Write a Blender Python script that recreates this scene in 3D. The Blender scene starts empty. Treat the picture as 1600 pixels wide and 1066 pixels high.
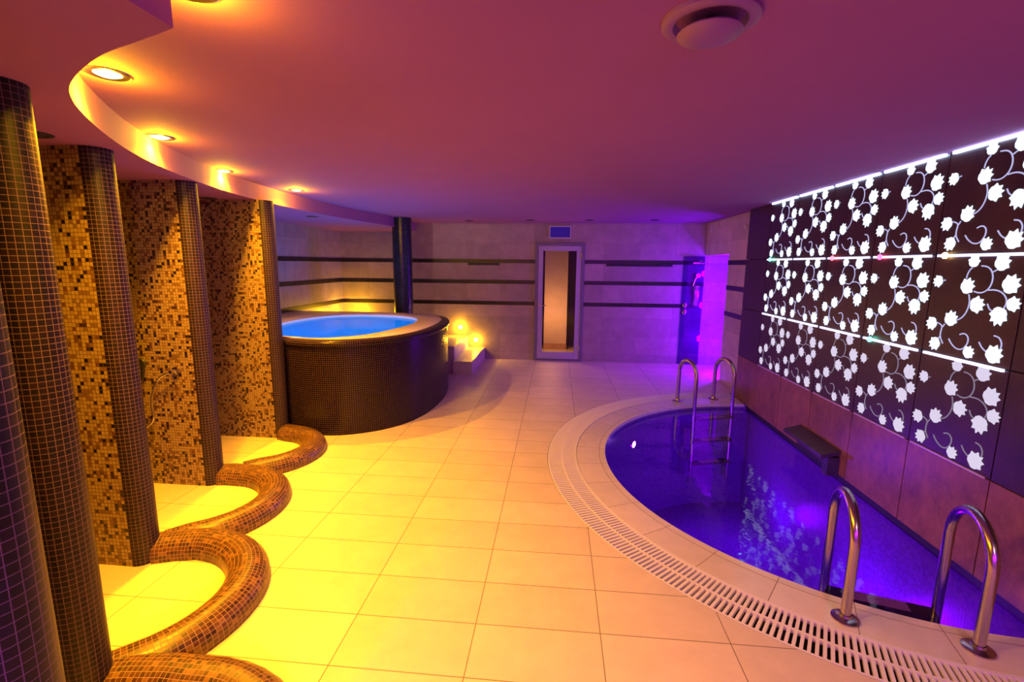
import bpy, math, random
from mathutils import Vector, Matrix
PI = math.pi
sc = bpy.context.scene
col = sc.collection
random.seed(7)

# ------------------------------------------------------------------ helpers
def srgb(r, g, b):
    f = lambda c: (c/255/12.92) if c/255 <= .04045 else ((c/255+.055)/1.055)**2.4
    return (f(r), f(g), f(b), 1)

class MB:
    """Collects shapes; build() links them as ONE mesh object. UVs are in metres."""
    def __init__(s): s.v = []; s.f = []; s.uv = []; s.mi = []
    def face(s, pts, uv=None, m=0):
        n = len(s.v); s.v += [tuple(p) for p in pts]; s.f.append(list(range(n, n+len(pts)))); s.mi.append(m)
        if uv is None:
            a = Vector(pts[1])-Vector(pts[0]); b = Vector(pts[-1])-Vector(pts[0]); nn = a.cross(b)
            ax = max(range(3), key=lambda i: abs(nn[i]))
            uv = [((p[1], p[2]) if ax == 0 else (p[0], p[2]) if ax == 1 else (p[0], p[1])) for p in pts]
        s.uv.append(uv)
    def box(s, x0, x1, y0, y1, z0, z1, m=0):
        p = lambda x, y, z: (x, y, z)
        s.face([p(x0,y0,z0), p(x1,y0,z0), p(x1,y0,z1), p(x0,y0,z1)], m=m)
        s.face([p(x1,y1,z0), p(x0,y1,z0), p(x0,y1,z1), p(x1,y1,z1)], m=m)
        s.face([p(x0,y1,z0), p(x0,y0,z0), p(x0,y0,z1), p(x0,y1,z1)], m=m)
        s.face([p(x1,y0,z0), p(x1,y1,z0), p(x1,y1,z1), p(x1,y0,z1)], m=m)
        s.face([p(x0,y0,z1), p(x1,y0,z1), p(x1,y1,z1), p(x0,y1,z1)], m=m)
        s.face([p(x0,y1,z0), p(x1,y1,z0), p(x1,y0,z0), p(x0,y0,z0)], m=m)
        return s
    def grid(s, rows, uvs=None, m=0, closed=False):
        """rows: list of point rows, shared vertices; uvs same layout."""
        n = len(s.v); w = len(rows[0])
        for r in rows: s.v += [tuple(p) for p in r]
        for i in range(len(rows)-1):
            for j in range(w if closed else w-1):
                k = (j+1) % w
                s.f.append([n+i*w+j, n+i*w+k, n+(i+1)*w+k, n+(i+1)*w+j]); s.mi.append(m)
                if uvs: s.uv.append([uvs[i][j], uvs[i][j+1] if k else uvs[i][-1], uvs[i+1][j+1] if k else uvs[i+1][-1], uvs[i+1][j]])
                else: s.uv.append([(0,0)]*4)
        return s
    def tube(s, pts, r, seg=12, cap=True, m=0, flat=None):
        pts = [Vector(p) for p in pts]; rows = []; ref = None; uvs = []; L = 0
        for i, p in enumerate(pts):
            d = (pts[min(i+1, len(pts)-1)]-pts[max(i-1, 0)]).normalized()
            if ref is None:
                ref = Vector((0,0,1)) if abs(d.z) < .9 else Vector((1,0,0))
            a = (ref - d*ref.dot(d)).normalized(); b = d.cross(a); ref = a
            rr = r[i] if isinstance(r, (list, tuple)) else r
            rows.append([p + a*rr*math.cos(2*PI*k/seg) + b*rr*math.sin(2*PI*k/seg) for k in range(seg)])
            if i: L += (p-pts[i-1]).length
            uvs.append([(L, 2*PI*rr*k/seg) for k in range(seg+1)])
        s.grid(rows, uvs, m, closed=True)
        if cap:
            s.face(list(reversed(rows[0])), m=m); s.face(rows[-1], m=m)
        return s
    def lathe(s, prof, c, seg=32, a0=0, a1=2*PI, m=0, axis='z'):
        """prof: (r, h) pairs, revolved about an axis through c."""
        full = abs(a1-a0-2*PI) < 1e-6; rows = []; uvs = []; L = 0
        for i, (r, h) in enumerate(prof):
            if i: L += math.hypot(r-prof[i-1][0], h-prof[i-1][1])
            row = []; u = []
            for k in range(seg if full else seg+1):
                a = a0+(a1-a0)*k/seg; x, y = r*math.cos(a), r*math.sin(a)
                row.append((c[0]+x, c[1]+y, c[2]+h) if axis == 'z' else (c[0]+x, c[1]+h, c[2]+y) if axis == 'y' else (c[0]+h, c[1]+x, c[2]+y))
            rm = max(p[0] for p in prof)
            for k in range(seg+1): u.append((rm*(a0+(a1-a0)*k/seg), L))
            rows.append(row); uvs.append(u)
        s.grid(rows, uvs, m, closed=full); return s
    def prism(s, poly, z0, z1, m=0, sides=True):
        s.face([(x, y, z1) for x, y in poly], m=m); s.face([(x, y, z0) for x, y in reversed(poly)], m=m)
        if sides:
            L = 0
            for i in range(len(poly)):
                a, b = poly[i], poly[(i+1) % len(poly)]; d = math.hypot(b[0]-a[0], b[1]-a[1])
                s.face([(*a, z0), (*b, z0), (*b, z1), (*a, z1)], [(L, z0), (L+d, z0), (L+d, z1), (L, z1)], m=m); L += d
        return s
    def build(s, name, mats, parent=None, smooth=False, bevel=0, kind=None, loc=None, weld=True):
        me = bpy.data.meshes.new(name)
        me.from_pydata(s.v, [], s.f); lay = me.uv_layers.new(name='UVMap')
        for p, uv in zip(me.polygons, s.uv):
            for li, t in zip(p.loop_indices, uv): lay.data[li].uv = t
        mats = mats if isinstance(mats, (list, tuple)) else [mats]
        for m in mats: me.materials.append(m)
        for p, m in zip(me.polygons, s.mi): p.material_index = m
        if weld:
            import bmesh
            bm = bmesh.new(); bm.from_mesh(me); bmesh.ops.remove_doubles(bm, verts=bm.verts, dist=1e-5)
            bmesh.ops.recalc_face_normals(bm, faces=bm.faces); bm.to_mesh(me); bm.free()
        if smooth:
            for p in me.polygons: p.use_smooth = True
            try: me.set_sharp_from_angle(angle=math.radians(40))
            except Exception: pass
        o = bpy.data.objects.new(name, me); col.objects.link(o)
        if parent is not None: o.parent = parent
        if loc: o.location = loc
        if bevel:
            b = o.modifiers.new('bevel', 'BEVEL'); b.width = bevel; b.segments = 2; b.limit_method = 'ANGLE'
        if kind: o['kind'] = kind
        return o

def empty(name, loc=(0,0,0)):
    o = bpy.data.objects.new(name, None); col.objects.link(o); o.location = loc; o.empty_display_size = .1; return o
def tag(o, label, cat, group=None):
    o['label'] = label; o['category'] = cat
    if group: o['group'] = group
    return o
def thing(name, label, cat, group=None, loc=(0,0,0)): return tag(empty(name, loc), label, cat, group)
def dup(root, loc, label, group):
    r = root.copy(); col.objects.link(r); r.location = loc; r['label'] = label; r['group'] = group
    for ch in list(root.children):
        c = ch.copy(); col.objects.link(c); c.parent = r
        for g in ch.children:
            d = g.copy(); col.objects.link(d); d.parent = c
    return r

# ------------------------------------------------------------------ materials
def newmat(name):
    m = bpy.data.materials.new(name); m.use_nodes = True; nt = m.node_tree
    return m, nt, nt.nodes, nt.links, nt.nodes['Principled BSDF']
def plain(name, c, rough=.5, metal=0, noise=0, nscale=8, bump=0, spec=.5, coat=0):
    m, nt, N, L, b = newmat(name)
    b.inputs['Base Color'].default_value = (*c[:3], 1); b.inputs['Roughness'].default_value = rough
    b.inputs['Metallic'].default_value = metal; b.inputs['Specular IOR Level'].default_value = spec
    b.inputs['Coat Weight'].default_value = coat
    if noise:
        tc = N.new('ShaderNodeTexCoord'); n = N.new('ShaderNodeTexNoise'); n.inputs['Scale'].default_value = nscale; n.inputs['Detail'].default_value = 6
        L.new(tc.outputs['Object'], n.inputs['Vector'])
        r = N.new('ShaderNodeValToRGB'); r.color_ramp.elements[0].position = .3; r.color_ramp.elements[1].position = .7
        r.color_ramp.elements[0].color = (*[x*(1-noise) for x in c[:3]], 1); r.color_ramp.elements[1].color = (*[min(1, x*(1+noise)) for x in c[:3]], 1)
        L.new(n.outputs['Fac'], r.inputs[0]); L.new(r.outputs[0], b.inputs['Base Color'])
        if bump:
            bp = N.new('ShaderNodeBump'); bp.inputs['Strength'].default_value = bump; bp.inputs['Distance'].default_value = .01
            L.new(n.outputs['Fac'], bp.inputs['Height']); L.new(bp.outputs[0], b.inputs['Normal'])
    return m
def emit(name, c, s):
    m, nt, N, L, b = newmat(name); N.remove(b)
    e = N.new('ShaderNodeEmission'); e.inputs[0].default_value = (*c[:3], 1); e.inputs[1].default_value = s
    L.new(e.outputs[0], N['Material Output'].inputs[0]); return m
def tiles(name, pitch, grout_w, ramp, grout, rough=.3, off=(0,0), coord='UV', swz=None, mottle=0, bump=.4, grough=.8, spec=.5, mscale=6):
    """Square/rectangular tiles in metres: one random colour per tile from a stepped ramp, grout lines between."""
    m, nt, N, L, b = newmat(name)
    tc = N.new('ShaderNodeTexCoord'); src = tc.outputs[coord]
    if swz:
        sp = N.new('ShaderNodeSeparateXYZ'); L.new(src, sp.inputs[0]); cb = N.new('ShaderNodeCombineXYZ')
        L.new(sp.outputs[swz[0]], cb.inputs[0]); L.new(sp.outputs[swz[1]], cb.inputs[1]); src = cb.outputs[0]
    mp = N.new('ShaderNodeVectorMath'); mp.operation = 'SUBTRACT'; mp.inputs[1].default_value = (off[0], off[1], 0); L.new(src, mp.inputs[0])
    dv = N.new('ShaderNodeVectorMath'); dv.operation = 'DIVIDE'; dv.inputs[1].default_value = (pitch[0], pitch[1], 1); L.new(mp.outputs[0], dv.inputs[0])
    fl = N.new('ShaderNodeVectorMath'); fl.operation = 'FLOOR'; L.new(dv.outputs[0], fl.inputs[0])
    fr = N.new('ShaderNodeVectorMath'); fr.operation = 'SUBTRACT'; L.new(dv.outputs[0], fr.inputs[0]); L.new(fl.outputs[0], fr.inputs[1])
    wn = N.new('ShaderNodeTexWhiteNoise'); wn.noise_dimensions = '2D'; L.new(fl.outputs[0], wn.inputs['Vector'])
    cr = N.new('ShaderNodeValToRGB'); cr.color_ramp.interpolation = 'CONSTANT'
    el = cr.color_ramp.elements
    while len(el) < len(ramp): el.new(.5)
    for e, (p, c) in zip(el, ramp): e.position = p; e.color = (*c[:3], 1)
    L.new(wn.outputs['Value'], cr.inputs[0])
    colr = cr.outputs[0]
    if mottle:
        n = N.new('ShaderNodeTexNoise'); n.inputs['Scale'].default_value = mscale; n.inputs['Detail'].default_value = 8; n.inputs['Roughness'].default_value = .65
        L.new(tc.outputs['Object'], n.inputs['Vector'])
        mr = N.new('ShaderNodeMapRange'); mr.inputs['From Min'].default_value = .3; mr.inputs['From Max'].default_value = .7
        mr.inputs['To Min'].default_value = 1-mottle; mr.inputs['To Max'].default_value = 1+mottle; L.new(n.outputs['Fac'], mr.inputs[0])
        mm = N.new('ShaderNodeVectorMath'); mm.operation = 'SCALE'; L.new(colr, mm.inputs[0]); L.new(mr.outputs[0], mm.inputs['Scale']); colr = mm.outputs[0]
    s2 = N.new('ShaderNodeSeparateXYZ'); L.new(fr.outputs[0], s2.inputs[0]); masks = []
    for i in range(2):
        a = N.new('ShaderNodeMath'); a.operation = 'SUBTRACT'; a.inputs[1].default_value = .5; L.new(s2.outputs[i], a.inputs[0])
        ab = N.new('ShaderNodeMath'); ab.operation = 'ABSOLUTE'; L.new(a.outputs[0], ab.inputs[0])
        g = N.new('ShaderNodeMath'); g.operation = 'GREATER_THAN'; g.inputs[1].default_value = .5-grout_w/2/pitch[i]; L.new(ab.outputs[0], g.inputs[0]); masks.append(g)
    mx = N.new('ShaderNodeMath'); mx.operation = 'MAXIMUM'; L.new(masks[0].outputs[0], mx.inputs[0]); L.new(masks[1].outputs[0], mx.inputs[1])
    mix = N.new('ShaderNodeMix'); mix.data_type = 'RGBA'; L.new(mx.outputs[0], mix.inputs['Factor']); L.new(colr, mix.inputs[6]); mix.inputs[7].default_value = (*grout[:3], 1)
    L.new(mix.outputs[2], b.inputs['Base Color'])
    rm = N.new('ShaderNodeMapRange'); rm.inputs['To Min'].default_value = rough; rm.inputs['To Max'].default_value = grough; L.new(mx.outputs[0], rm.inputs[0]); L.new(rm.outputs[0], b.inputs['Roughness'])
    b.inputs['Specular IOR Level'].default_value = spec
    if bump:
        bp = N.new('ShaderNodeBump'); bp.invert = True; bp.inputs['Strength'].default_value = bump; bp.inputs['Distance'].default_value = .003
        L.new(mx.outputs[0], bp.inputs['Height']); L.new(bp.outputs[0], b.inputs['Normal'])
    return m
def water(name, tint, ripple, rscale, refl=1.0):
    m, nt, N, L, b = newmat(name); N.remove(b)
    t = N.new('ShaderNodeBsdfTransparent'); t.inputs[0].default_value = (*tint, 1)
    g = N.new('ShaderNodeBsdfGlossy'); g.inputs['Roughness'].default_value = .045; g.inputs[0].default_value = (refl, refl, refl, 1)
    tc = N.new('ShaderNodeTexCoord'); n = N.new('ShaderNodeTexNoise'); n.inputs['Scale'].default_value = rscale; n.inputs['Detail'].default_value = 3
    L.new(tc.outputs['Object'], n.inputs['Vector'])
    bp = N.new('ShaderNodeBump'); bp.inputs['Strength'].default_value = ripple; bp.inputs['Distance'].default_value = .02
    L.new(n.outputs['Fac'], bp.inputs['Height']); L.new(bp.outputs[0], g.inputs['Normal'])
    fr = N.new('ShaderNodeFresnel'); fr.inputs['IOR'].default_value = 1.33; L.new(bp.outputs[0], fr.inputs['Normal'])
    gm = N.new('ShaderNodeNewGeometry'); om = N.new('ShaderNodeMath'); om.operation = 'SUBTRACT'; om.inputs[0].default_value = 1; L.new(gm.outputs['Backfacing'], om.inputs[1])
    fm = N.new('ShaderNodeMath'); fm.operation = 'MULTIPLY'; L.new(fr.outputs[0], fm.inputs[0]); L.new(om.outputs[0], fm.inputs[1])
    mx = N.new('ShaderNodeMixShader'); L.new(fm.outputs[0], mx.inputs[0]); L.new(t.outputs[0], mx.inputs[1]); L.new(g.outputs[0], mx.inputs[2])
    L.new(mx.outputs[0], N['Material Output'].inputs[0]); return m
def glass(name, tint, rough=.02, f=.5):
    m, nt, N, L, b = newmat(name); N.remove(b)
    t = N.new('ShaderNodeBsdfTransparent'); t.inputs[0].default_value = (*tint, 1)
    g = N.new('ShaderNodeBsdfGlossy'); g.inputs['Roughness'].default_value = rough
    fr = N.new('ShaderNodeFresnel'); fr.inputs['IOR'].default_value = 1.5
    gm = N.new('ShaderNodeNewGeometry'); om = N.new('ShaderNodeMath'); om.operation = 'SUBTRACT'; om.inputs[0].default_value = 1; L.new(gm.outputs['Backfacing'], om.inputs[1])
    fm = N.new('ShaderNodeMath'); fm.operation = 'MULTIPLY'; L.new(fr.outputs[0], fm.inputs[0]); L.new(om.outputs[0], fm.inputs[1])
    mx = N.new('ShaderNodeMixShader'); L.new(fm.outputs[0], mx.inputs[0]); L.new(t.outputs[0], mx.inputs[1]); L.new(g.outputs[0], mx.inputs[2])
    L.new(mx.outputs[0], N['Material Output'].inputs[0]); return m

P = .0215
M_floor = tiles('floor_tile', (.6047, .3087),   .0045, [(0,(.70,.59,.45)),(.35,(.67,.565,.43)),(.7,(.73,.61,.47))], (.20,.165,.09), .5, (-.9625, 2.9752), 'Object', (0,1), mottle=.07, bump=.25, mscale=5)
M_coping = tiles('coping_tile', (.375, 3), .005, [(0,(.74,.66,.55)),(.5,(.78,.69,.58))], (.32,.25,.17), .16, (.35, -1), mottle=.06, bump=.2)
stone = [(0,(.33,.26,.245)),(.3,(.36,.285,.265)),(.6,(.30,.24,.23)),(.85,(.38,.30,.28))]
M_stone_b = tiles('wall_tile_back', (.6155, .33), .004, stone, (.25,.2,.18), .42, (-3.49, .14), 'Object', (0,2), mottle=.16, bump=.25)
M_stone_s = tiles('wall_tile_side', (.6155, .33), .004, stone, (.25,.2,.18), .42, (8.59, .14), 'Object', (1,2), mottle=.16, bump=.25)
M_stone_r = tiles('wall_tile_right', (.6155, .33), .004, [(p, tuple(x*1.7 for x in c)) for p, c in stone], (.35,.27,.22), .42, (8.59, .14), 'Object', (1,2), mottle=.16, bump=.25)  # same stone as the side walls, brightened to paint in the downlights
M_band = tiles('dark_band_tile', (.3, .2), .003, [(0,(.012,.009,.012)),(.5,(.018,.012,.016))], (.008,.006,.008), .3, mottle=.2, bump=.1)
M_fin = tiles('gold_mosaic', (P, P), .0028, [(0,(.33,.235,.105)),(.36,(.27,.18,.075)),(.53,(.17,.09,.036)),(.67,(.11,.045,.02)),(.76,(.32,.22,.10)),(.885,(.035,.015,.012)),(.93,(.008,.006,.009))], (.085,.047,.027), .28, bump=.5)
dark = [(0,(.016,.007,.014)),(.3,(.022,.010,.017)),(.55,(.012,.007,.014)),(.8,(.032,.013,.018)),(.93,(.018,.011,.024))]
dk = lambda k: [(p, tuple(x*k for x in c)) for p, c in dark]
M_col = tiles('dark_mosaic', (P, P), .0019, dk(.6), (.17,.10,.14), .46, bump=.5, spec=.3)
M_tub = tiles('tub_mosaic', (P, P), .0020, dk(.4), (.10,.055,.08), .24, bump=.3, spec=.2)
M_kerb = tiles('kerb_mosaic', (P, P), .0024, [(0,(.055,.019,.011)),(.3,(.08,.029,.014)),(.55,(.034,.013,.009)),(.75,(.11,.046,.018)),(.92,(.17,.08,.028))], (.26,.165,.12), .34, bump=.5)
M_blue = tiles('blue_mosaic', (P, P), .0022, [(0,(.006,.008,.02)),(.5,(.009,.012,.028))], (.016,.018,.034), .25, bump=.4)
M_pool = tiles('pool_mosaic', (P, P), .0022, [(0,(.15,.07,.28)),(.4,(.19,.09,.34)),(.75,(.12,.06,.24))], (.22,.12,.34), .3, bump=.2)
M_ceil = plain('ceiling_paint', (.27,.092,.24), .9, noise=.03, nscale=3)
M_white = plain('white_plastic', (.82,.78,.74), .4)
M_dark = plain('dark_void', (.012,.010,.012), .7)
M_chrome = plain('polished_steel', (.75,.73,.72), .13, 1)
M_brushed = plain('brushed_steel', (.52,.44,.48), .22, 1)
M_frame = plain('grey_lacquer', (.42,.38,.52), .35, noise=.05)
M_acryl = plain('beige_acrylic', (.72,.62,.54), .22, coat=.3)
M_basin = plain('tub_shell', (.10,.55,.85), .3)
M_step = tiles('step_stone', (.6, .6), .003, [(0,(.62,.53,.45)),(.5,(.66,.56,.48))], (.35,.3,.25), .35, (.1,.05), mottle=.1, bump=.2)
M_glass = glass('clear_glass', (.92,.90,.95))
M_shglass = glass('smoked_glass', (.60,.40,.80), .05)
M_bluepl = plain('blue_plastic', (.02,.012,.45), .45)
M_edge = plain('pale_trim', (.55,.52,.6), .35)
M_black = plain('black_rubber', (.015,.015,.02), .5)
M_wood = plain('warm_wood', (.55,.33,.16), .5, noise=.18, nscale=4)
M_plaster = plain('warm_plaster', (.72,.58,.42), .8, noise=.08, nscale=4)
M_waterp = water('pool_water_mat', (.62,.34,.95), .15, 5, 1.0)
M_watert = water('tub_water_mat', (.35,.8,1.0), .08, 6, .35)
# dark mottled stone/glass panels
def panel_mat(name, ca, cb):
    m, nt, N, L, b = newmat(name)
    tc = N.new('ShaderNodeTexCoord'); n = N.new('ShaderNodeTexNoise'); n.inputs['Scale'].default_value = 3.2; n.inputs['Detail'].default_value = 12; n.inputs['Roughness'].default_value = .85
    mp = N.new('ShaderNodeMapping'); mp.inputs['Scale'].default_value = (1,1.3,.9); L.new(tc.outputs['Object'], mp.inputs[0]); L.new(mp.outputs[0], n.inputs['Vector'])
    r = N.new('ShaderNodeValToRGB'); e = r.color_ramp.elements
    e[0].position = .3; e[0].color = (*ca,1); e[1].position = .72; e[1].color = (*cb,1)
    L.new(n.outputs['Fac'], r.inputs[0]); L.new(r.outputs[0], b.inputs['Base Color'])
    rr = N.new('ShaderNodeMapRange'); rr.inputs['To Min'].default_value = .28; rr.inputs['To Max'].default_value = .5; L.new(n.outputs['Fac'], rr.inputs[0]); L.new(rr.outputs[0], b.inputs['Roughness'])
    return m
M_panel = panel_mat('dark_panel', (.014,.010,.024), (.085,.042,.034))
M_panel_low = panel_mat('rust_panel', (.09,.04,.025), (.50,.23,.095))  # same mottled panel, orange light from the floor painted into its colour
M_vine = emit('etched_leaf_light', (.74,.84,1.0), 1.45)
M_stem = emit('etched_stem_light', (.62,.60,1.0), .85)
M_stem_low = emit('etched_stem_light_low', (.70,.55,.85), .35)
M_vine_low = emit('etched_leaf_light_low', (.86,.76,1.0), .85)
M_led = emit('led_strip_light', (.46,.66,1.0), 15)
M_led_mid = emit('led_strip_light_mid', (.62,.60,1.0), 3)
M_led_low = plain('unlit_strip', (.75,.62,.68), .3)
M_bulb = emit('bulb_glow', (1,.58,.12), 22)
M_bulb2 = emit('step_bulb_glow', (1,.62,.06), 60)
M_uw = emit('underwater_lamp_glow', (.8,.6,1), 14)
ORANGE = (1, .40, .006)

# ------------------------------------------------------------------ measurements
BW, LW, H = 8.59, -4.0, 2.468          # back wall, left wall, main ceiling
SO = 2.32                              # soffit underside
FY = -2.6                              # wall behind the camera
PX = 2.45                              # face of the panel wall
BX = 2.55                              # face of the tiled part of the right wall
PC = (2.43, 4.17); RW, RI, RO = 1.945, 2.21, 2.48
def arcpt(r, a, c=PC): return (c[0]+r*math.cos(a), c[1]+r*math.sin(a))

# ------------------------------------------------------------------ floor
f = MB()
x0, x1, y0, y1 = LW, PC[0], FY, BW
n = 96; out = []; inn = []
angs = [PI/2+PI*i/n for i in range(n+1)]
cor = [math.atan2(y-PC[1], x-PC[0]) % (2*PI) for x, y in ((x0,y1),(x0,y0))]
angs = sorted(set([round(a, 9) for a in angs+cor]))
for a in angs:
    d = (math.cos(a), math.sin(a)); t = []
    if d[0] < -1e-9: t.append((x0-PC[0])/d[0])
    if d[1] > 1e-9: t.append((y1-PC[1])/d[1])
    if d[1] < -1e-9: t.append((y0-PC[1])/d[1])
    t = min(t); out.append((PC[0]+d[0]*t, PC[1]+d[1]*t, 0)); inn.append((*arcpt(RO, a), 0))
f.grid([out, inn])
f.face([(x1, PC[1]+RO, 0), (3.3, PC[1]+RO, 0), (3.3, y1, 0), (x1, y1, 0)])
f.face([(-.6, BW, 0), (.6, BW, 0), (.6, 10.3, 0), (-.6, 10.3, 0)])
f.build('floor', M_floor, kind='structure')
# pool: coping ring, gutter, basin
def ring(mb, r0, r1, z, seg=96, m=0, flip=False):
    rows = []; uvs = []
    for r in (r0, r1):
        rows.append([(*arcpt(r, PI/2+PI*i/seg), z) for i in range(seg+1)]); uvs.append([(2.1*(PI/2+PI*i/seg), r) for i in range(seg+1)])
    mb.grid(rows, uvs, m)
def wallring(mb, r, z0, z1, seg=96, m=0):
    rows = []; uvs = []
    for z in (z0, z1):
        rows.append([(*arcpt(r, PI/2+PI*i/seg), z) for i in range(seg+1)]); uvs.append([(r*(PI/2+PI*i/seg), z) for i in range(seg+1)])
    mb.grid(rows, uvs, m)
c = MB(); ring(c, RW, RI, 0); wallring(c, RW, -.035, 0); c.build('pool_coping', M_coping, kind='structure')
g = MB(); ring(g, RI, RO, -.16); wallring(g, RI, -.16, 0); wallring(g, RO, -.16, 0); g.build('pool_gutter', plain('gutter_dark', (.07,.05,.06), .6), kind='structure')
b = MB(); wallring(b, RW, -1.35, -.035)
b.face([(*arcpt(RW, PI/2+PI*i/96), -1.35) for i in range(97)])
b.face([(PX+.03, PC[1]-RW-.1, -1.35), (PX+.03, PC[1]+RW+.1, -1.35), (PX+.03, PC[1]+RW+.1, .0), (PX+.03, PC[1]-RW-.1, .0)])
b.face([(PC[0], PC[1]-RW, -1.35), (PX+.03, PC[1]-RW, -1.35), (PX+.03, PC[1]-RW, 0), (PC[0], PC[1]-RW, 0)])
b.face([(PC[0], PC[1]+RW, -1.35), (PX+.03, PC[1]+RW, -1.35), (PX+.03, PC[1]+RW, 0), (PC[0], PC[1]+RW, 0)])
b.face([(PC[0], PC[1]-RW, -1.35), (PX+.03, PC[1]-RW, -1.35), (PX+.03, PC[1]+RW, -1.35), (PC[0], PC[1]+RW, -1.35)])
b.build('pool_basin', M_pool, kind='structure')
w = MB(); w.face([(*arcpt(RW, PI/2+PI*i/96), -.06) for i in range(97)] + [(PX+.03, PC[1]-RW, -.06), (PX+.03, PC[1]+RW, -.06)])
ow = w.build('pool_water', M_waterp, kind='stuff', weld=False); tag(ow, 'still violet water filling the half-round plunge pool', 'water')
MB().box(PX+.004, PX+.03, PC[1]-RW, PC[1]+RW, -.075, -.017).build('trim_waterline', M_black, kind='structure')  # black strip painting the shade in the recess under the cladding
# overflow grate
gr = MB()
def arcbar(mb, r0, r1, z0, z1, seg=128):
    prof = [(r0, z0), (r0, z1), (r1, z1), (r1, z0)]
    rows = [[(*arcpt(r, PI/2+PI*i/seg), z) for i in range(seg+1)] for r, z in prof+[prof[0]]]
    mb.grid(rows)
arcbar(gr, RI+.003, RI+.022, -.022, .004); arcbar(gr, RO-.016, RO-.004, -.022, .001); arcbar(gr, 2.338, 2.352, -.022, .001)
ns = 248
for i in range(ns):
    a = PI/2 + PI*(i+.5)/ns
    d = Vector((math.cos(a), math.sin(a), 0)); t = Vector((-d.y, d.x, 0)); hw = .0078
    for r0, r1 in ((RI+.02, 2.339), (2.351, RO-.014)):
        p = [Vector((PC[0], PC[1], 0))+d*r+t*s*hw for r, s in ((r0,-1),(r1,-1),(r1,1),(r0,1))]
        top = [(q.x, q.y, .002) for q in p]; bot = [(q.x, q.y, -.02) for q in p]
        gr.face(top); gr.face(list(reversed(bot)))
        for k in range(4): gr.face([bot[k], bot[(k+1)%4], top[(k+1)%4], top[k]])
og = gr.build('overflow_grate', M_white); tag(og, 'white slatted plastic overflow grate curving around the pool edge', 'grate')

# ------------------------------------------------------------------ walls
wb = MB()
DX0, DX1, DZ = -.395, .478, 2.13
wb.box(LW-.1, DX0, BW, BW+.12, 0, H); wb.box(DX1, 3.3, BW, BW+.12, 0, H); wb.box(DX0, DX1, BW, BW+.12, DZ, H)
wb.build('wall_back', M_stone_b, kind='structure')
MB().box(LW-.12, LW, FY, BW, 0, H).build('wall_left', M_stone_s, kind='structure')
MB().box(LW-.12, 3.3, FY-.12, FY, 0, H).build('wall_front', plain('front_wall_paint', (.5,.42,.42), .7), kind='structure')
NY = 7.45; NZ = 1.925
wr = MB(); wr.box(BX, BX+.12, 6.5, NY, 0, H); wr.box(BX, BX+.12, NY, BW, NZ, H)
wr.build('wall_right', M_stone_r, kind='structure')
wn = MB(); wn.box(BX+.12, 3.2, NY-.1, NY, 0, NZ); wn.box(3.2, 3.3, NY-.1, BW, 0, NZ); wn.box(BX+.12, 3.3, NY-.1, BW, NZ, NZ+.1)
wn.build('wall_niche', M_stone_s, kind='structure')
MB().box(PX+.03, PX+.15, FY, 6.5, -.02, H).build('wall_right_core', M_dark, kind='structure')
# dark tile bands on back, left and right walls
k = 1
for z in (1.8, 1.43, 1.045):
    for name, bx in (('b', (LW, DX0-.003)), ('b2', (DX1+.003, BX))):
        MB().box(bx[0], bx[1], BW-.006, BW, z-.034, z+.034).build('trim_%d' % k, M_band, kind='structure'); k += 1
    MB().box(LW, LW+.006, 4.6, BW-.006, z-.034, z+.034).build('trim_%d' % k, M_band, kind='structure'); k += 1
    MB().box(BX-.006, BX, 6.53, NY if z < NZ else BW, z-.034, z+.034).build('trim_%d' % k, M_band, kind='structure'); k += 1

# ------------------------------------------------------------------ ceiling and soffit
MB().box(LW-.12, 3.3, FY-.12, BW+.12, H, H+.12).build('ceiling', M_ceil, kind='structure')
edge = [(-.961,1.195),(-1.085,1.245),(-1.257,1.307),(-1.394,1.38),(-1.53,1.465),(-1.645,1.55),(-1.745,1.65),(-1.84,1.765),(-1.971,1.945),(-2.131,2.192),(-2.272,2.442),(-2.44,2.812),(-2.60,3.289),(-2.735,3.82),(-2.81,4.368),(-2.835,4.865),(-2.83,5.553),(-2.775,6.365),(-2.63,7.15),(-2.58,7.5),(-2.58,BW-.001)]
def smooth_pts(p, it=2):
    for _ in range(it):
        q = [p[0]]
        for a, b in zip(p, p[1:]): q += [(a[0]*.75+b[0]*.25, a[1]*.75+b[1]*.25), (a[0]*.25+b[0]*.75, a[1]*.25+b[1]*.75)]
        p = q+[p[-1]]
    return p
es = smooth_pts(edge)
poly = [(LW, FY), (-.961, FY)] + es + [(LW, BW-.001)]
MB().prism(poly, SO, H-.0005).build('ceiling_soffit', M_ceil, kind='structure')

# ------------------------------------------------------------------ shower partitions and kerbs
cols = [(-1.02,.68),(-1.83,1.48),(-2.406,2.357),(-2.72,3.337),(-2.778,4.38)]
R = .08
plab = ['dark mosaic shower partition at the very edge, closest of the row of five',
        'mosaic shower partition rising behind the closest one, its gold face a thin sliver',
        'mosaic shower partition, middle of the five, wide gold face and dark rounded end',
        'mosaic shower partition with a chrome shower hose on its gold face',
        'mosaic shower partition standing against the hot tub, last of the row']
for (cx, cy), lb in zip(cols, plab):
    t = thing('shower_partition', lb, 'partition', 'mosaic shower partitions', (cx, cy, 0))
    t['kind'] = 'thing'
    L0 = LW-cx
    m = MB(); m.box(L0, 0, -R, R, 0, SO-.001); m.build('mosaic_face', M_fin, t)
    m = MB(); m.lathe([(R+.002, 0), (R+.002, SO-.001)], (0,0,0), 24, -PI/2, PI/2); 
    m.face([((R+.002)*math.cos(-PI/2+PI*i/24), (R+.002)*math.sin(-PI/2+PI*i/24), SO-.001) for i in range(25)])
    m.build('rounded_end', M_col, t, smooth=True)
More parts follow.
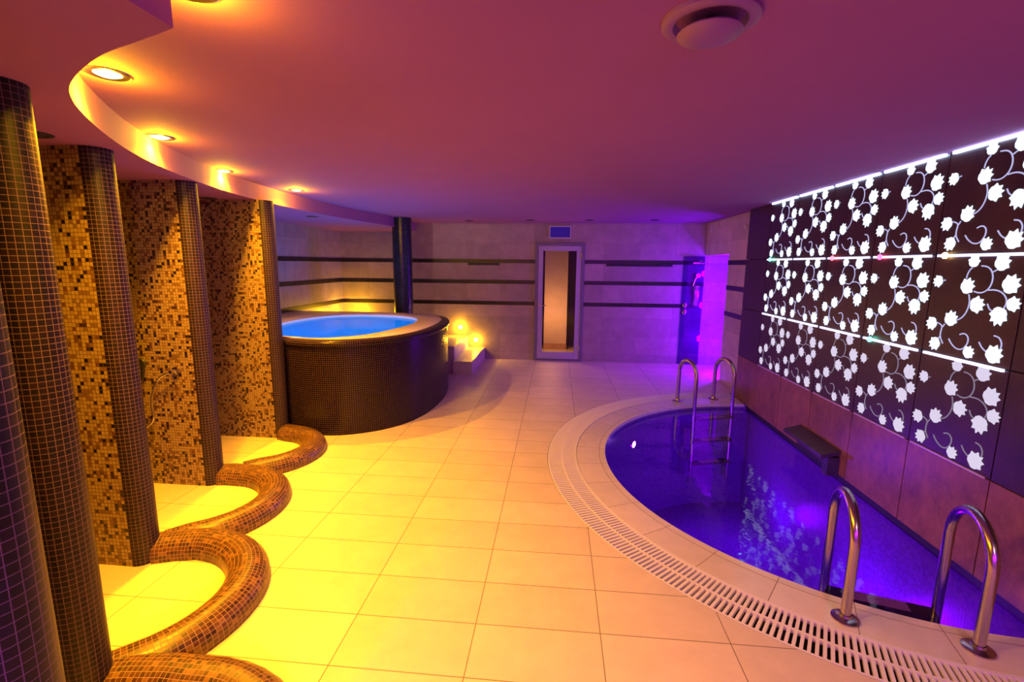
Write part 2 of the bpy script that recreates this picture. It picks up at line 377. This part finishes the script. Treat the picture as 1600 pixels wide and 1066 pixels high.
def arc(cx, cy, r, a0, a1, n=20): return [(cx+r*math.cos(math.radians(a0+(a1-a0)*i/n)), cy+r*math.sin(math.radians(a0+(a1-a0)*i/n))) for i in range(n+1)]
kerbs = [([(-1.80,1.53),(-1.7,1.55),(-1.55,1.565)] + arc(-1.38,1.045,.52,95,-70), 'brown mosaic kerb curving at the bottom edge, closest of the four'),
         ([(-2.36,2.41),(-2.25,2.45)] + arc(-2.1,1.98,.5,92,-40) + [(-1.80,1.575),(-1.86,1.52)], 'brown mosaic kerb curling from the middle partition, second of the four'),
         ([(-2.665,3.38),(-2.58,3.395)] + arc(-2.48,2.93,.46,92,-48) + [(-2.26,2.52),(-2.33,2.44)], 'brown mosaic kerb curling from the partition with the hose, third of the four'),
         ([(-2.71,4.36)] + arc(-2.65,3.90,.43,84,-45) + [(-2.44,3.53),(-2.52,3.45)], 'brown mosaic kerb curling beside the hot tub, fourth and last')]
HWK, HK = .11, .125
for pts, lb in kerbs:
    m = MB(); prof = [(-HWK, 0)] + [(-HWK*math.cos(PI*i/16), .03+(HK-.03)*math.sin(PI*i/16)) for i in range(17)] + [(HWK, 0)]
    pl = [0]
    for a, b2 in zip(prof, prof[1:]): pl.append(pl[-1]+math.hypot(b2[0]-a[0], b2[1]-a[1]))
    # resample evenly
    V = [Vector((*p, 0)) for p in pts]; rows = []; uvs = []; L = 0
    for i, p in enumerate(V):
        if i: L += (p-V[i-1]).length
        d = (V[min(i+1, len(V)-1)]-V[max(i-1, 0)]).normalized(); s = Vector((-d.y, d.x, 0))
        rows.append([(p.x+s.x*o, p.y+s.y*o, h) for o, h in prof]); uvs.append([(L, q) for q in pl])
    m.grid(rows, uvs); m.face(rows[0]); m.face(list(reversed(rows[-1])))
    o = m.build('shower_kerb', M_kerb, smooth=True); tag(o, lb, 'kerb', 'mosaic shower kerbs')

# hand shower on the third partition
t = thing('hand_shower', 'chrome hand shower with looping hose hanging on the gold mosaic partition', 'shower', None, (-3.0, 3.25, .7))
o3 = (-3.0, 3.25, .7)
hp = [(-2.86,.93),(-2.898,.917),(-2.947,.896),(-2.995,.849),(-3.03,.77),(-3.05,.70),(-3.052,.63),(-3.045,.59),(-3.055,.54),(-3.1,.50),(-3.16,.47)]
hp = smooth_pts(hp, 2)
MB().tube([(x-o3[0], -.028-.02*math.sin(i/len(hp)*PI), z-o3[2]) for i, (x, z) in enumerate(hp)], .009, 8).build('hose', M_chrome, t, smooth=True)
m = MB(); m.lathe([(0,-.0),(.03,0),(.03,-.012),(.014,-.02),(.014,-.06),(0,-.06)], (-2.86-o3[0], 0, .93-o3[2]), 16, axis='y'); m.build('wall_outlet', M_chrome, t, smooth=True)
m = MB(); m.tube([(-.12,-.03,.16),(-.09,-.045,.25),(-.06,-.06,.30)], [.011,.012,.014], 10)
m.lathe([(0,-.03),(.035,-.03),(.042,-.015),(.03,0),(0,.004)], (-.055,-.075,.30), 16, axis='y'); m.build('shower_head', M_black, t, smooth=True)
m = MB(); m.box(-.135,-.105,-.035,0,.17,.21); m.build('holder', M_chrome, t, bevel=.004)

# ------------------------------------------------------------------ hot tub
tub = thing('hot_tub', 'raised hot tub clad in dark mosaic with glowing blue water', 'hot tub', None, (-2.6, 5.8, 0))
to = Vector((-2.6, 5.8, 0))
outl = [(LW+.01,4.66),(-3.3,4.60),(-2.9,4.545),(-2.62,4.46),(-2.42,4.415),(-2.2,4.43),(-1.98,4.52),(-1.78,4.67),(-1.62,4.88),(-1.51,5.17),(-1.46,5.5),(-1.445,5.85),(-1.47,6.25),(-1.54,6.6),(-1.70,6.88),(-1.95,7.05),(-2.4,7.15),(-3.0,7.2),(-3.6,7.2),(LW+.01,7.2)]
outl = smooth_pts(outl, 2)
TZ = .985
def offs(poly, d):
    """offset a plan outline inwards by d (open polyline, interior on its left)"""
    r = []
    for i, p in enumerate(poly):
        a = Vector(poly[max(i-1,0)]); b2 = Vector(poly[min(i+1, len(poly)-1)]); t_ = (b2-a).normalized(); n_ = Vector((-t_.y, t_.x))
        r.append((p[0]+n_.x*d, p[1]+n_.y*d))
    return r
def sweep_plan(mb, prof):
    """prof: (inset, z) pairs swept round the tub's plan outline"""
    rows = []; uvs = []; pl = 0
    for j, (d, z) in enumerate(prof):
        if j: pl += math.hypot(d-prof[j-1][0], z-prof[j-1][1])
        q = offs(outl, d); L = 0; u = []
        for i, p in enumerate(outl):
            if i: L += math.hypot(p[0]-outl[i-1][0], p[1]-outl[i-1][1])
            u.append((L, pl))
        rows.append([(max(x, LW+.01)-to.x, y-to.y, z) for x, y in q]); uvs.append(u)
    mb.grid(rows, uvs)
m = MB(); sweep_plan(m, [(0,0),(0,.918)]); m.build('tub_wall', M_tub, tub, smooth=True)
m = MB(); sweep_plan(m, [(0,.915),(-.022,.92),(-.030,.938),(-.026,.96),(-.01,.978),(.02,TZ),(.08,TZ)]); m.build('mosaic_coping', M_tub, tub, smooth=True)
# acrylic rim with the basin opening
wat = [(-3.02,4.68),(-2.42,4.52),(-2.05,4.80),(-1.93,5.37),(-1.87,5.85),(-1.93,6.36),(-2.12,6.63),(-2.45,6.80),(-2.94,6.82),(-3.28,6.62),(-3.45,6.2),(-3.47,5.6),(-3.28,5.05)]
def closed_smooth(p, it=2):
    for _ in range(it):
        q = []
        for a, b2 in zip(p, p[1:]+p[:1]): q += [(a[0]*.75+b2[0]*.25, a[1]*.75+b2[1]*.25), (a[0]*.25+b2[0]*.75, a[1]*.25+b2[1]*.75)]
        p = q
    return p
wat = [((x+2.66)*1.05-2.66, (y-5.8)*1.04+5.8) for x, y in closed_smooth(wat)]
wc = (-2.66, 5.8)
inner = offs(outl, .075)
def ray_to(poly, a):
    best = None; d = (math.cos(a), math.sin(a)); pp = poly
    for i in range(len(pp)):
        p, q = pp[i], pp[(i+1) % len(pp)]; ex, ey = q[0]-p[0], q[1]-p[1]; den = d[0]*ey-d[1]*ex
        if abs(den) < 1e-12: continue
        t_ = ((p[0]-wc[0])*ey-(p[1]-wc[1])*ex)/den; s_ = ((p[0]-wc[0])*d[1]-(p[1]-wc[1])*d[0])/den
        if t_ > 0 and -1e-9 <= s_ <= 1+1e-9 and (best is None or t_ < best): best = t_
    return (wc[0]+d[0]*best, wc[1]+d[1]*best)
NA = 160; ro = []; ri = []
for i in range(NA):
    a = 2*PI*i/NA; ro.append(ray_to([(max(x, LW+.01), y) for x, y in inner], a)); ri.append(ray_to(wat, a))
lf = lambda p, z: (p[0]-to.x, p[1]-to.y, z)
mixp = lambda a, b2, s: (a[0]+(b2[0]-a[0])*s, a[1]+(b2[1]-a[1])*s)
rows = [[lf(p, TZ-.006) for p in ro], [lf(p, TZ+.012) for p in [mixp(a, b2, .08) for a, b2 in zip(ro, ri)]], [lf(mixp(a, b2, .9), TZ+.010) for a, b2 in zip(ro, ri)],
        [lf(p, TZ-.005) for p in ri], [lf(p, TZ-.05) for p in ri]]
m = MB(); m.grid(rows, closed=True); m.build('acrylic_rim', M_acryl, tub, smooth=True)
rows = [[lf(p, TZ-.05) for p in ri]]
for s_, z in ((.97,.75),(.93,.58),(.72,.55),(.66,.22),(.55,.16),(.0,.15)): rows.append([lf(mixp(wc, p, s_), z) for p in ri])
m = MB(); m.grid(rows, closed=True); m.build('basin', M_basin, tub, smooth=True)
m = MB(); m.face([lf(p, TZ-.035) for p in ri]); m.build('tub_water', M_watert, tub, weld=False)

# mosaic column
cb = thing('mosaic_column', 'round dark blue mosaic column standing behind the hot tub', 'column', None, (-2.515, 7.62, 0)); cb['kind'] = 'thing'
MB().lathe([(.155,0),(.155,H-.002)], (0,0,0), 40).build('shaft', M_blue, cb, smooth=True)

# steps up to the tub
st = thing('tub_steps', 'two-tread beige stone steps between the hot tub and the back wall', 'steps', None, (-1.6, 8.0, 0))
MB().box(-.02, .29, -.75, .586, 0, .215).build('lower_step', M_step, st, bevel=.006)
MB().box(-.40, -.022, -.62, .586, 0, .43).build('upper_step', M_step, st, bevel=.006)
for (x, z, lb) in ((-1.765,.588,'bright yellow round wall light above the upper tub step'), (-1.475,.358,'bright yellow round wall light above the lower tub step')):
    t = thing('step_light', lb, 'wall light', 'step lights by the tub', (x, BW, z))
    m = MB(); m.lathe([(.026,0),(.040,-.002),(.042,-.014),(.034,-.022),(.026,-.018)], (0,0,0), 24, axis='y'); m.build('bezel', M_chrome, t, smooth=True)
    m = MB(); m.lathe([(.026,-.006),(.026,-.018),(.018,-.026),(0,-.029)], (0,0,0), 20, axis='y'); m.build('lens', M_bulb2, t, smooth=True)

# ------------------------------------------------------------------ sauna door, back wall fittings
door = empty('door_1', (0, BW, 0)); door['kind'] = 'structure'
def framebars(mb, x0, x1, z0, z1, w, y0, y1, wb_=None):
    wb_ = wb_ or w
    mb.box(x0, x0+w, y0, y1, z0, z1); mb.box(x1-w, x1, y0, y1, z0, z1); mb.box(x0+w, x1-w, y0, y1, z1-w, z1); mb.box(x0+w, x1-w, y0, y1, z0, z0+wb_)
    return mb
m = framebars(MB(), DX0, DX1, .0, DZ, .05, -.03, .06, .03); m.build('door_frame', plain('dark_grey_lacquer', (.16,.14,.22), .4), door, bevel=.003)
m = framebars(MB(), DX0+.055, DX1-.055, .035, DZ-.055, .085, -.02, .035, .13); m.build('door_leaf', M_frame, door, bevel=.004)
MB().box(DX0+.14, DX1-.14, .004, .012, .165, DZ-.14).build('glass_pane', M_glass, door)
m = MB(); m.tube([(DX0+.10,-.02,1.02),(DX0+.10,-.06,1.02),(DX0+.20,-.06,1.02)], .009, 8); m.lathe([(.022,-.02),(.022,-.028),(0,-.028)], (DX0+.10,0,1.02), 16, axis='y'); m.build('door_handle', M_chrome, door, smooth=True)
for z in (.25, 1.9): MB().tube([(DX1-.05,-.035,z-.05),(DX1-.05,-.035,z+.05)], .011, 8).build('hinge', M_chrome, door, smooth=True)
# small lobby behind the glass
lb = MB(); lb.box(-.6, -.5, BW+.12, 10.3, 0, H); lb.box(.6, .7, BW+.12, 10.3, 0, H); lb.box(-.6, .7, 10.3, 10.4, 0, H); lb.box(-.6, .7, BW+.12, 10.4, H, H+.1)
lb.build('wall_lobby', plain('lobby_dark', (.10,.07,.09), .7), kind='structure')
MB().box(-.25, .22, 9.8, 10.0, 0, H).build('wall_lobby_pier', M_plaster, kind='structure')
MB().box(-.252, .222, 9.785, 9.80, 0, .12).build('baseboard_lobby', M_wood, kind='structure')

t = thing('blue_plaque', 'blue rectangular panel in a pale frame above the sauna door', 'panel', None, (.035, BW, 2.313))
MB().box(-.172, .172, -.022, 0, -.088, .088).build('face', M_bluepl, t)
framebars(MB(), -.192, .192, -.108, .108, .018, -.03, 0).build('border', M_edge, t, bevel=.003)

def hook_rail(x0, x1, hooks, lb):
    t = thing('hook_rail', lb, 'hook rail', 'towel hook rails on the back wall', ((x0+x1)/2, BW, 1.755)); cx = (x0+x1)/2
    MB().box(x0-cx, x1-cx, -.016, -.001, -.028, .010).build('rail', M_black, t, bevel=.003)
    for h in hooks:
        m = MB(); m.tube([(h-cx,-.016,-.005),(h-cx,-.045,-.012),(h-cx,-.055,-.035),(h-cx,-.045,-.05),(h-cx,-.035,-.06)], .007, 8); m.build('hook', M_chrome, t, smooth=True)
hook_rail(-1.62, -1.04, (-1.57,-1.44,-1.37), 'short dark hook rail under the top band between tub and sauna door')
hook_rail(.86, 2.0, (1.30,1.53,1.70,1.78), 'long dark hook rail under the top band between sauna door and shower')

# shower column panel on back wall beside the niche
t = thing('shower_tower', 'tall dark glass shower panel with chrome fittings in the right back corner', 'shower', None, (2.36, BW, .08))
MB().box(-.18, .18, -.03, -.008, -.075, 1.83).build('glass_back', M_shglass, t, bevel=.004)
m = MB(); m.box(-.02,.16,-.06,-.028,1.70,1.735); m.tube([(.07,-.05,1.72),(.07,-.20,1.76),(.07,-.27,1.74)], .012, 10); m.lathe([(0,.0),(.085,.0),(.09,-.012),(.02,-.03),(0,-.03)], (.07,-.28,1.74), 24); m.build('overhead_shower', M_chrome, t, smooth=True)
m = MB(); m.tube([(-.0,-.05,1.32),(.02,-.07,1.42),(.05,-.09,1.50)], [.012,.013,.015], 10); m.lathe([(0,-.02),(.04,-.02),(.045,0),(0,.005)], (.06,-.1,1.50), 16, axis='y'); m.build('hand_spray', M_chrome, t, smooth=True)
hs = []
for i in range(120):
    a = i/119; hs.append((.06+.055*math.cos(i*.9), -.065+.02*math.sin(i*.9), 1.32-.34*a))
MB().tube(hs, .006, 6).build('coiled_hose', M_chrome, t, smooth=True)
for z in (.86, .98):
    m = MB(); m.lathe([(0,-.075),(.022,-.073),(.03,-.06),(.03,-.034),(.04,-.03),(.04,-.026)], (-.11,0,z), 20, axis='y'); m.build('knob', M_chrome, t, smooth=True)

# small fixings high on the right wall
t = thing('wall_bracket', 'small pale bracket high on the right wall near the back corner', 'bracket', None, (BX, 8.3, 2.40))
m = MB(); m.box(-.035,-.001,-.03,.03,-.10,.02); m.build('plate', M_edge, t, bevel=.004)
t = thing('wall_sensor', 'small round sensor high on the right wall beside the dark panels', 'sensor', None, (BX, 6.85, 2.28))
m = MB(); m.lathe([(.035,-.001),(.035,-.02),(.02,-.035),(0,-.038)], (0,0,0), 20, axis='x'); m.build('cap', M_edge, t, smooth=True)

# ------------------------------------------------------------------ panel wall
ROWZ = [2.467, 1.8345, 1.205, .572]          # tops of the three etched rows, then the plain bottom row
JY = [6.52, 5.89, 5.26, 4.63, 4.0, 3.37, 2.74, 2.11, 1.48, .85, .22, -.41, -1.04, -1.67, FY]
gap = .004
cl = MB()
for ci in range(len(JY)-1):
    ya, yb = JY[ci+1]+gap, JY[ci]-gap
    for ri_ in range(4):
        if 1 <= ci <= 5 and ri_ < 3: continue
        z1_ = ROWZ[ri_]-gap if ri_ else H-.002
        z0_ = ROWZ[ri_+1]+gap if ri_ < 3 else -.015
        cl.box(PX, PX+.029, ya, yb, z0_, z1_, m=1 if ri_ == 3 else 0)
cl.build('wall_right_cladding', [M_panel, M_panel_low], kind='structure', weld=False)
# vine pattern, (u, v) in panel units: u toward the viewer, v down
leaves = [((.092,.265),.075,200),((.471,.076),.075,85),((.754,.090),.095,50),((.433,.31),.095,40),((.865,.276),.105,35),((.565,.47),.095,5),((.089,.697),.085,205),((.306,.637),.095,60),
          ((.918,.437),.08,10),((.811,.538),.105,255),((.165,.895),.085,215),((.562,.925),.075,40),((.819,.90),.105,40)]
stems = [[(.416,.232),(.419,.19),(.441,.146),(.467,.127)],
 [(.557,.113),(.617,.117),(.667,.151),(.692,.208),(.69,.271),(.663,.324),(.611,.356),(.56,.359),(.519,.348)],
 [(.684,.165),(.729,.141)], [(.665,.329),(.735,.322),(.8,.34),(.849,.381),(.865,.432),(.841,.484)], [(.681,.452),(.705,.497),(.737,.514)],
 [(.47,.378),(.492,.446),(.486,.514),(.46,.576),(.421,.617),(.367,.641)], [(.148,.686),(.195,.698),(.222,.719),(.21,.773),(.214,.83),(.259,.886)],
 [(.246,.689),(.224,.722)], [(.213,.816),(.195,.844)], [(.321,.827),(.362,.875),(.427,.913),(.492,.908),(.538,.854),(.546,.797),(.521,.76),(.478,.751),(.441,.768)],
 [(.66,.806),(.7,.857),(.757,.886)], [(.798,.727),(.848,.733),(.883,.776),(.884,.825),(.867,.865)], [(.819,.332),(.841,.31)], [(.865,.432),(.892,.435)], [(.13,.262),(.175,.255)]]
S = .63
def P2(u, v, x): return (x, -u*S, -v*S)
vm = MB()
half = [(0,1.18),(16,.80),(34,1.12),(54,.78),(76,1.04),(95,.80),(118,.82),(145,.80),(165,.74),(180,.68)]
shape = half + [(360-a, r) for a, r in reversed(half[1:-1])]
for (cu, cv), r, d in leaves:
    pts = []
    for a, rr in shape:
        an = math.radians(d+a); pts.append((cu+r*rr*.86*math.cos(an), cv-r*rr*.86*math.sin(an)))
    top = [P2(u, v, -.004) for u, v in pts]; bot = [P2(u, v, .0005) for u, v in pts]; c0 = P2(cu, cv, -.0055)
    for i in range(len(top)):
        j = (i+1) % len(top); vm.face([c0, top[i], top[j]]); vm.face([top[i], bot[i], bot[j], top[j]])
for s in stems:
    q = smooth_pts(s, 3)
    vm.tube([P2(u, v, -.0005) for u, v in q], .0040, 6, m=1)
rn = ['top row', 'middle row', 'bottom row']; cn = ['farthest', 'second farthest', 'middle', 'second nearest', 'nearest']
vine_mesh = {}
for ri_ in range(3):
    for ci in range(1, 6):
        t = thing('etched_panel', '%s of the five dark glass panels with lit white vines, %s' % (cn[ci-1], rn[ri_]), 'wall panel', 'vine panels over the pool', (PX, JY[ci], ROWZ[ri_]))
        h = (ROWZ[ri_]-ROWZ[ri_+1]); key = ri_ == 2
        m = MB().box(0, .029, -S+gap, -gap, -h+gap, -gap); m.build('glass_sheet', M_panel, t)
        if key not in vine_mesh:
            v = vm.build('vine_engraving', [M_vine_low, M_stem_low] if key else [M_vine, M_stem], t, weld=False); vine_mesh[key] = v.data
        else:
            v = bpy.data.objects.new('vine_engraving', vine_mesh[key]); col.objects.link(v); v.parent = t
        a, b2 = (-S+.03, -.03)
        MB().box(-.014, .0, a, b2, -.016, .0 if ri_ else -.002).build('light_strip', M_led_mid if ri_ else M_led, t)
        if ri_ == 2: MB().box(-.010, .0, a, b2, -h-.004, -h+.006).build('edge_strip', M_led_low, t)
for (y, z, c, lb) in ((5.767,1.835,(.05,1,.55),'green point of light on the strip of the farthest vine panels'), (4.516,1.835,(1,.04,.06),'red point of light on the strip between top and middle rows, farther one'),
                      (3.884,1.835,(1,.03,.10),'red point of light on the strip between top and middle rows, nearer one'), (3.271,1.835,(1,.65,.15),'amber point of light on the strip of the nearest vine panels'), (3.877,1.205,(.05,1,.6),'green point of light on the strip above the bottom row')):
    t = thing('indicator_light', lb, 'light', 'coloured points of light on the strips', (PX-.014, y, z))
    m = MB(); m.lathe([(.020,0),(.020,-.010),(.013,-.018),(0,-.02)], (0,0,-.008), 14, axis='x'); m.build('lens', emit('indicator_glow', c, 14), t, smooth=True)

# waterfall spout on the panel wall
t = thing('waterfall_spout', 'dark stone waterfall spout fixed low on the panel wall above the water', 'spout', None, (PX, 4.42, -.0))
m = MB(); m.face([(-.001,-.34,.20),(-.16,-.34,.155),(-.16,.34,.155),(-.001,.34,.20)]); m.face([(-.001,-.34,.16),(-.001,.34,.16),(-.16,.34,.125),(-.16,-.34,.125)])
m.face([(-.16,-.34,.125),(-.16,.34,.125),(-.16,.34,.155),(-.16,-.34,.155)]); m.face([(-.001,-.34,.16),(-.16,-.34,.125),(-.16,-.34,.155),(-.001,-.34,.20)]); m.face([(-.001,.34,.20),(-.16,.34,.155),(-.16,.34,.125),(-.001,.34,.16)])
m.face([(-.001,-.34,.16),(-.001,-.34,.20),(-.001,.34,.20),(-.001,.34,.16)]); m.build('lip', plain('dark_slate', (.06,.04,.05), .4, noise=.3), t)
MB().box(-.10, -.001, -.34, -.26, -.03, .135).build('cheek', plain('dark_slate_b', (.05,.035,.045), .45, noise=.3), t)
MB().box(-.02, -.001, -.26, .34, -.0, .14).build('back_plate', M_panel, t)

# ------------------------------------------------------------------ pool ladders
def ladder(lb, bases, inward, treads):
    t = thing('pool_ladder', lb, 'ladder', 'steel pool ladders', (*bases[0], 0)); B = Vector((*bases[0], 0)); iw = Vector((*inward, 0)).normalized()
    for b_ in bases:
        p = Vector((*b_, 0))-B; D = .385; top = .58; r = D/2
        path = [p, p+Vector((0,0,.2)), p+Vector((0,0,top-r))]
        for i in range(1, 17):
            a = PI*i/16; path.append(p+iw*(r-r*math.cos(a))+Vector((0,0,top-r+r*math.sin(a))))
        path += [p+iw*D+Vector((0,0,.2)), p+iw*D+Vector((0,0,-.4)), p+iw*D+Vector((0,0,-.95))]
        MB().tube(path, .0235, 16).build('rail', M_brushed, t, smooth=True)
        m = MB(); m.lathe([(.0,.001),(.062,.001),(.062,.008),(.05,.014),(.03,.018),(.026,.03)], tuple(p), 28); m.build('flange', M_brushed, t, smooth=True)
    p0, p1 = [Vector((*q, 0))-B+iw*.385 for q in bases]; ax = (p1-p0).normalized()
    for z in treads:
        m = MB(); a = p0-iw*.05+Vector((0,0,z)); b2 = p1-iw*.05+Vector((0,0,z)); c2 = p1+iw*.05+Vector((0,0,z)); d2 = p0+iw*.05+Vector((0,0,z)); up = Vector((0,0,.025))
        m.face([a+up,b2+up,c2+up,d2+up]); m.face([d2,c2,b2,a])
        for q, w_ in ((a,b2),(b2,c2),(c2,d2),(d2,a)): m.face([q,w_,w_+up,q+up])
        tr = m.build('tread', M_black, t, weld=False)
        g2 = MB(); a = a+up+ax*.12+iw*.015; 
        for i in range(6):
            q = a+iw*.014*i; L_ = (p1-p0).length-.24
            g2.face([q+Vector((0,0,.002)), q+ax*L_+Vector((0,0,.002)), q+ax*L_+iw*.007+Vector((0,0,.002)), q+iw*.007+Vector((0,0,.002))])
        g2.build('grip_pad', M_white, tr, weld=False)
    return t
ladder('steel pool ladder with two arched rails at the near end of the pool', [(1.485,2.277),(1.989,2.136)], (.269,.963), (-.13,-.42,-.71))
ladder('steel pool ladder with two arched rails at the far end of the pool', [(1.605,6.157),(2.104,6.311)], (.29,-.957), (-.13,-.42,-.71))
# underwater lamp
ang = math.atan2(5.42-PC[1], .92-PC[0]); q = arcpt(RW, ang)
t = thing('underwater_light', 'round white underwater lamp glowing on the pool wall', 'lamp', None, (q[0], q[1], -.33))
t.rotation_euler = (0, 0, ang+PI)
m = MB(); m.lathe([(.035,.001),(.06,.002),(.062,.012),(.04,.02)], (0,0,0), 24, axis='x'); m.build('bezel', M_chrome, t, smooth=True)
m = MB(); m.lathe([(.04,.016),(.02,.024),(0,.026)], (0,0,0), 20, axis='x'); m.build('lens', M_uw, t, smooth=True)

# ------------------------------------------------------------------ ceiling fittings
dls = [(-.99,1.30),(-1.759,1.824),(-2.336,2.718),(-2.682,3.721),(-2.635,4.715)]
dlab = ['lit gold ceiling spot at the top edge of the photo, closest of the five','lit gold ceiling spot beside the tip of the curved soffit','lit gold ceiling spot along the curved soffit, middle of the five','lit gold ceiling spot along the curved soffit, fourth from the front','lit gold ceiling spot along the curved soffit, farthest and closest to the hot tub']
def downlight(name, lb, grp, loc, lit=True):
    t = thing(name, lb, 'ceiling light', grp, loc)
    m = MB(); m.lathe([(.046,.02),(.048,-.002),(.066,-.006),(.074,-.003),(.075,0)], (0,0,0), 32); m.build('ring', M_brushed if lit else M_dark, t, smooth=True)
    m = MB(); m.lathe([(.046,-.002),(.03,-.009),(0,-.012)], (0,0,0), 24); m.build('bulb', M_bulb if lit else M_dark, t, smooth=True)
    return t
for (x, y), lb in zip(dls, dlab): downlight('ceiling_spotlight', lb, 'lit spots along the soffit', (x, y, H))
for (x, y, z, lb) in ((-2.40,2.066,SO,'unlit spot in the low soffit behind the second partition'),(-3.19,4.185,SO,'unlit spot in the low soffit between the last two partitions'),(-3.08,5.85,SO,'unlit spot in the low soffit above the hot tub'),
                   (-1.503,8.108,H,'unlit spot in the main ceiling right of the blue column'),(-.457,7.99,H,'unlit spot in the main ceiling just left of the sauna door'),(.502,7.99,H,'unlit spot in the main ceiling just right of the sauna door'),(1.539,7.984,H,'unlit spot in the main ceiling close to the shower corner')):
    downlight('recessed_spotlight', lb, 'unlit ceiling spots', (x, y, z), False)
t = thing('ceiling_vent', 'round extractor valve with a domed disc on the ceiling', 'vent', None, (.43, 1.57, H))
M_vent = plain('vent_enamel', (.22,.10,.17), .5)
m = MB(); m.lathe([(.137,0),(.137,-.012),(.125,-.02),(.105,-.018),(.095,0)], (0,0,0), 48); m.build('ring', M_vent, t, smooth=True)
m = MB(); m.lathe([(0,-.062),(.05,-.06),(.085,-.05),(.092,-.042),(.085,-.035),(.02,-.03),(.0,-.03)], (0,0,0), 48); m.build('disc', M_vent, t, smooth=True)
m = MB(); m.lathe([(.018,-.001),(.018,-.032)], (0,0,0), 16); m.build('stem', M_dark, t, smooth=True)

# ------------------------------------------------------------------ lights
def light(kind, name, loc, energy, color, size=.05, rot=None, **kw):
    l = bpy.data.lights.new(name, kind); l.energy = energy; l.color = color
    if kind in ('POINT', 'SPOT'): l.shadow_soft_size = size
    if kind == 'AREA': l.size = size
    for a, v in kw.items(): setattr(l, a, v)
    o = bpy.data.objects.new(name, l); col.objects.link(o); o.location = loc
    if rot: o.rotation_euler = rot
    return o
for i, (x, y) in enumerate(dls):
    light('SPOT', 'spot_lamp', (x, y, H-.014), (310,440,450,430,325)[i], ORANGE, .02, spot_size=math.radians(150), spot_blend=1.0)
    light('POINT', 'spot_halo', (x, y, H-.03), 22, (1,.50,.004), .02)
light('SPOT', 'rear_lamp', (1.5, -.6, H-.03), 75, (1,.60,.45), .06, spot_size=math.radians(165), spot_blend=.6)  # unseen fill added behind the camera to whiten the near floor
for x in (-1.3, 1.7): light('POINT', 'rear_wall_lamp', (x, FY+.35, 1.9), 100, (.5,.01,1), .08)
light('POINT', 'step_lamp', (-1.765, BW-.06, .588), 13, (1,.48,.01), .03)
light('POINT', 'step_lamp', (-1.475, BW-.06, .358), 11, (1,.48,.01), .03)
light('POINT', 'corner_lamp', (-3.72, 8.25, .84), 30, (1,.48,.01), .05)
d = Vector((PC[0]-q[0], PC[1]-q[1], -.25)).normalized()
o = light('SPOT', 'pool_lamp', (q[0]+d.x*.05, q[1]+d.y*.05, -.33), 60, (.30,.02,1), .05, spot_size=math.radians(150), spot_blend=.5)
o.rotation_euler = d.to_track_quat('-Z', 'Y').to_euler()
for x, y, e in ((2.1,3.5,46),(2.2,5.0,12)): light('POINT', 'pool_lamp', (x, y, -.9), e, (.30,.0,1), .12)
for x, y, e in ((-2.6,5.4,22),(-2.7,6.3,22)): light('POINT', 'tub_lamp', (x, y, .42), e, (.0,.34,1), .1)
for z in (.35, 1.0, 1.6): light('POINT', 'niche_lamp', (2.80, 7.72, z), 60, (.17,.0,1), .06)
light('POINT', 'lobby_lamp', (-.1, 9.2, .8), 20, (1,.42,.13), .1)

w = bpy.data.worlds.new('world'); sc.world = w; w.use_nodes = True
w.node_tree.nodes['Background'].inputs[0].default_value = (.05,.02,.08,1); w.node_tree.nodes['Background'].inputs[1].default_value = .2

# ------------------------------------------------------------------ camera
cam = bpy.data.cameras.new('camera'); oc = bpy.data.objects.new('camera', cam); col.objects.link(oc); sc.camera = oc
cam.sensor_width = 36; cam.lens = 738.55/1600*36; cam.clip_start = .02
yaw, pitch, roll = .0931, .1613, .0088
fw = Vector((-math.sin(yaw)*math.cos(pitch), math.cos(yaw)*math.cos(pitch), -math.sin(pitch))); rt = Vector((math.cos(yaw), math.sin(yaw), 0)); up = rt.cross(fw)
r2 = rt*math.cos(roll)+up*math.sin(roll); u2 = -rt*math.sin(roll)+up*math.cos(roll)
M = Matrix((r2, u2, -fw)).transposed().to_4x4(); M.translation = Vector((0,0,1.75)); oc.matrix_world = M

sc.view_settings.view_transform = 'Standard'; sc.view_settings.look = 'None'; sc.view_settings.gamma = 1; sc.view_settings.exposure = 0
sc.view_settings.use_curve_mapping = False
try:
    sc.cycles.use_denoising = True; sc.cycles.max_bounces = 8; sc.cycles.transparent_max_bounces = 12; sc.cycles.sample_clamp_indirect = 6
except Exception: pass
